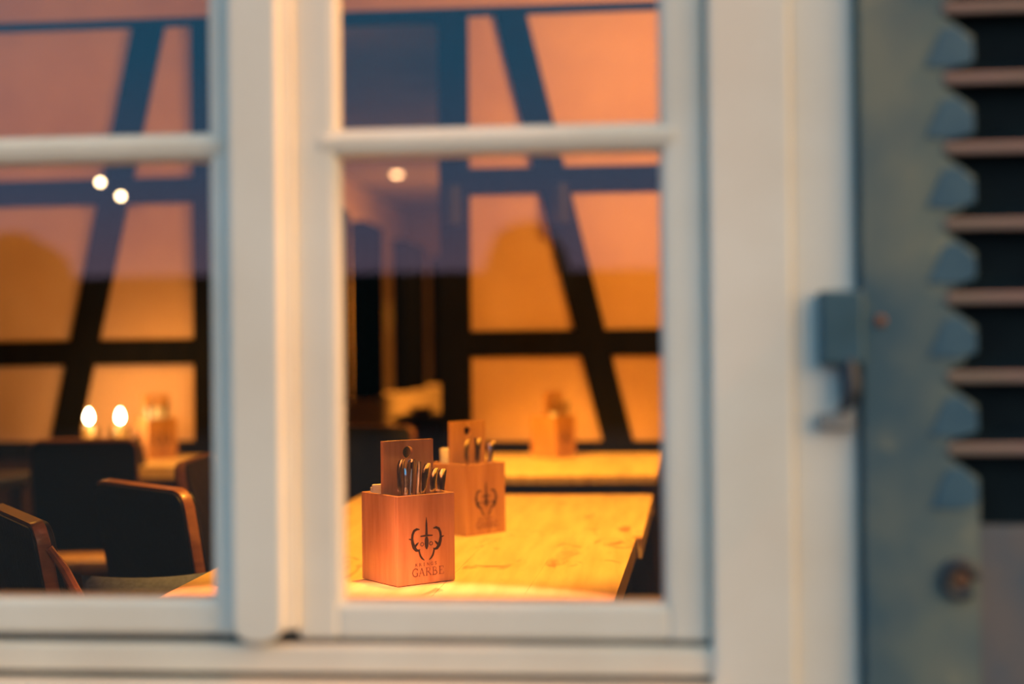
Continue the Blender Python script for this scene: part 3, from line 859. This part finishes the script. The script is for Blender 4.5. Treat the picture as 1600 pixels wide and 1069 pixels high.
G1, G2, G3, G4 = 'cutlery in the nearest caddy', 'cutlery in the second caddy', 'cutlery in the far caddy', 'cutlery in the left caddy'
cutlery('knife', cn, -0.033, -0.044, 0, 80, -0.006, 'steel knife at the left corner of the nearest caddy, bright orange edge', G1)
cutlery('fork', cn, -0.028, -0.024, -1, 10, 0.008, 'tall steel fork at the back left of the nearest caddy', G1)
cutlery('knife', cn, -0.029, -0.040, 4, 60, 0.003, 'slanting steel knife second from left in the nearest caddy', G1)
cutlery('fork', cn, -0.021, -0.022, 4, -8, 0.007, 'steel fork in the middle of the handle cluster of the nearest caddy', G1)
cutlery('knife', cn, -0.016, -0.042, 4, 70, 0.004, 'steel knife with orange gleam mid cluster of the nearest caddy', G1)
cutlery('spoon', cn, -0.004, -0.036, 5, 12, 0.000, 'steel spoon ending the left cluster of the nearest caddy', G1)
cutlery('spoon', cn, 0.022, -0.034, 3, 4, -0.010, 'steel spoon left of the right-hand pair in the nearest caddy', G1)
cutlery('fork', cn, 0.0385, -0.038, 2, -6, -0.012, 'steel fork at the far right of the nearest caddy', G1)
cutlery('fork', cm, -0.022, -0.030, -3, 8, 0.001, 'steel fork leftmost in the second caddy', G2)
cutlery('knife', cm, -0.012, -0.040, 0, 60, 0.003, 'steel knife beside the fork in the second caddy', G2)
cutlery('fork', cm, 0.000, -0.026, 2, -8, 0.001, 'steel fork in front of the divider hole edge of second caddy', G2)
cutlery('knife', cm, 0.022, -0.038, 3, 70, -0.013, 'short steel knife right of centre in the second caddy', G2)
cutlery('spoon', cm, 0.032, -0.031, 3, 6, -0.007, 'steel spoon with bright round end, rightmost in the second caddy', G2)
cutlery('spoon', cf, -0.012, -0.030, -2, 0, 0.010, 'yellow gleaming steel spoon leftmost in the far caddy', G3)
cutlery('fork', cf, 0.010, -0.032, 3, 10, 0.006, 'steel fork in the middle of the far caddy', G3)
cutlery('spoon', cf, 0.026, -0.036, 4, -6, 0.002, 'steel spoon rightmost in the far caddy', G3)
cutlery('fork', cl, -0.028, -0.030, -3, 0, 0.012, 'dim steel fork on the left in the candle table caddy', G4)
cutlery('spoon', cl, 0.016, -0.032, 3, 0, 0.012, 'dim steel spoon on the right in the candle table caddy', G4)
napkin(cn, -0.035, 0.034, 0.158, 0, 'white folded napkin in front in the nearest caddy', 'napkins in the nearest caddy', wide=0.032)
napkin(cn, -0.033, 0.044, 0.153, 4, 'white folded napkin behind the first in the nearest caddy', 'napkins in the nearest caddy', wide=0.032)
napkin(cm, -0.030, 0.036, 0.174, 0, 'rolled white napkin standing at the left of the second caddy', None, roll=True)
napkin(cf, -0.035, -0.030, 0.157, 0, 'bright rolled white napkin at the left corner of the far caddy', None, roll=True)
napkin(cl, 0.0, -0.012, 0.185, 0, 'wide cream folded napkin before the divider of the left caddy', None, wide=0.088)

# ------------------------------------------------------------------ candles, cone and wall lamps
def candle(x, y, label):
    t = empty('candle_glass', (x, y, 0.75))
    tag(t, label, 'candle', 'candles on the corner table')
    obj('tumbler', lathe([(0.030, 0), (0.033, 0.004), (0.036, 0.13), (0.034, 0.13), (0.031, 0.008), (0.012, 0.007)], 24), M['tumbler'], t, True)
    obj('wax', lathe([(0.018, 0.009), (0.019, 0.012), (0.019, 0.13), (0.016, 0.134), (0.004, 0.133)], 20), M['wax'], t, True)
    obj('wick', tube([(0, 0, 0.13), (0.001, 0, 0.147)], 0.001, 6), M['black_metal'], t)
    obj('flame', lathe([(0.003, 0.145), (0.010, 0.153), (0.013, 0.164), (0.010, 0.178), (0.004, 0.190), (0.0005, 0.195)], 16), M['flame'], t, True)
    bulb('candle_light', (x, y, 0.96), 2.2, 0.02, (1.0, 0.45, 0.10))
candle(-1.995, 3.62, 'lit candle in a glass, left of the two on the corner table')
candle(-1.885, 3.64, 'lit candle in a glass, right of the two on the corner table')
cs = empty('oil_cruet', (-1.772, 3.50, 0.75))
obj('body', lathe([(0.030, 0), (0.032, 0.004), (0.024, 0.06), (0.010, 0.095), (0.008, 0.105)], 20), M['black_metal'], cs, True)
obj('stopper', lathe([(0.006, 0.104), (0.009, 0.112), (0.006, 0.122), (0.002, 0.125)], 14), M['copper'], cs, True)
tag(cs, 'small dark cone-shaped cruet between the candles and the left caddy', 'cruet')

def wall_lamp(x, z, label, y=Y0 - 0.02):
    t = empty('wall_lamp', (x, y, z))
    tag(t, label, 'lamp', 'black cylinder wall lamps')
    b2 = lathe([(0.030, -0.075), (0.034, -0.073), (0.034, 0.073), (0.030, 0.075), (0.026, 0.060)], 24, (0, -0.048))
    obj('cylinder', b2, M['black_metal'], t, True)
    obj('bracket', bx(-0.018, 0.018, -0.018, 0.0, -0.03, 0.03, 0.002), M['black_metal'], t)
wall_lamp(-0.6955, 1.70, 'black cylinder wall lamp on the tall timber post')
wall_lamp(-0.281, 1.70, 'black cylinder wall lamp on the slanting timber brace', Y0 - 0.014)
def spot_head(x, z, label):
    t = empty('spot_lamp', (x, Y0 - 0.012, z))
    tag(t, label, 'lamp', 'small lit spots on the left timber rail')
    a = Matrix.Rotation(R(90), 4, 'X') @ Matrix.Rotation(R(14), 4, 'Y')
    bm = lathe([(0.012, 0.0), (0.018, 0.012), (0.020, 0.05), (0.018, 0.052), (0.016, 0.046)], 20)
    bm.transform(Matrix.Translation((0, -0.012, 0)) @ a)
    obj('housing', bm, M['black_metal'], t, True)
    bm = lathe([(0.0155, 0.0465), (0.014, 0.0505), (0.009, 0.0530), (0.003, 0.0540)], 20)
    bm.transform(Matrix.Translation((0, -0.012, 0)) @ a)
    obj('lens', bm, M['lamp_disc'], t, True)
    obj('mount', bx(-0.010, 0.010, -0.016, 0.0, -0.010, 0.010, 0.002), M['black_metal'], t)
spot_head(-2.094, 1.818, 'upper left lit spot lamp on the left timber rail')
spot_head(-2.012, 1.762, 'lower right lit spot lamp on the left timber rail')
t = empty('recessed_spot', (-1.766, 9.06, 2.47))
tag(t, 'small glowing round spot in the back room ceiling', 'lamp')
obj('ring', lathe([(0.050, -0.006), (0.056, -0.004), (0.056, 0.0), (0.040, 0.0)], 24), M['black_metal'], t)
obj('lens', lathe([(0.004, -0.030), (0.022, -0.025), (0.034, -0.014), (0.038, -0.003)], 24), M['lamp_disc_far'], t, True)
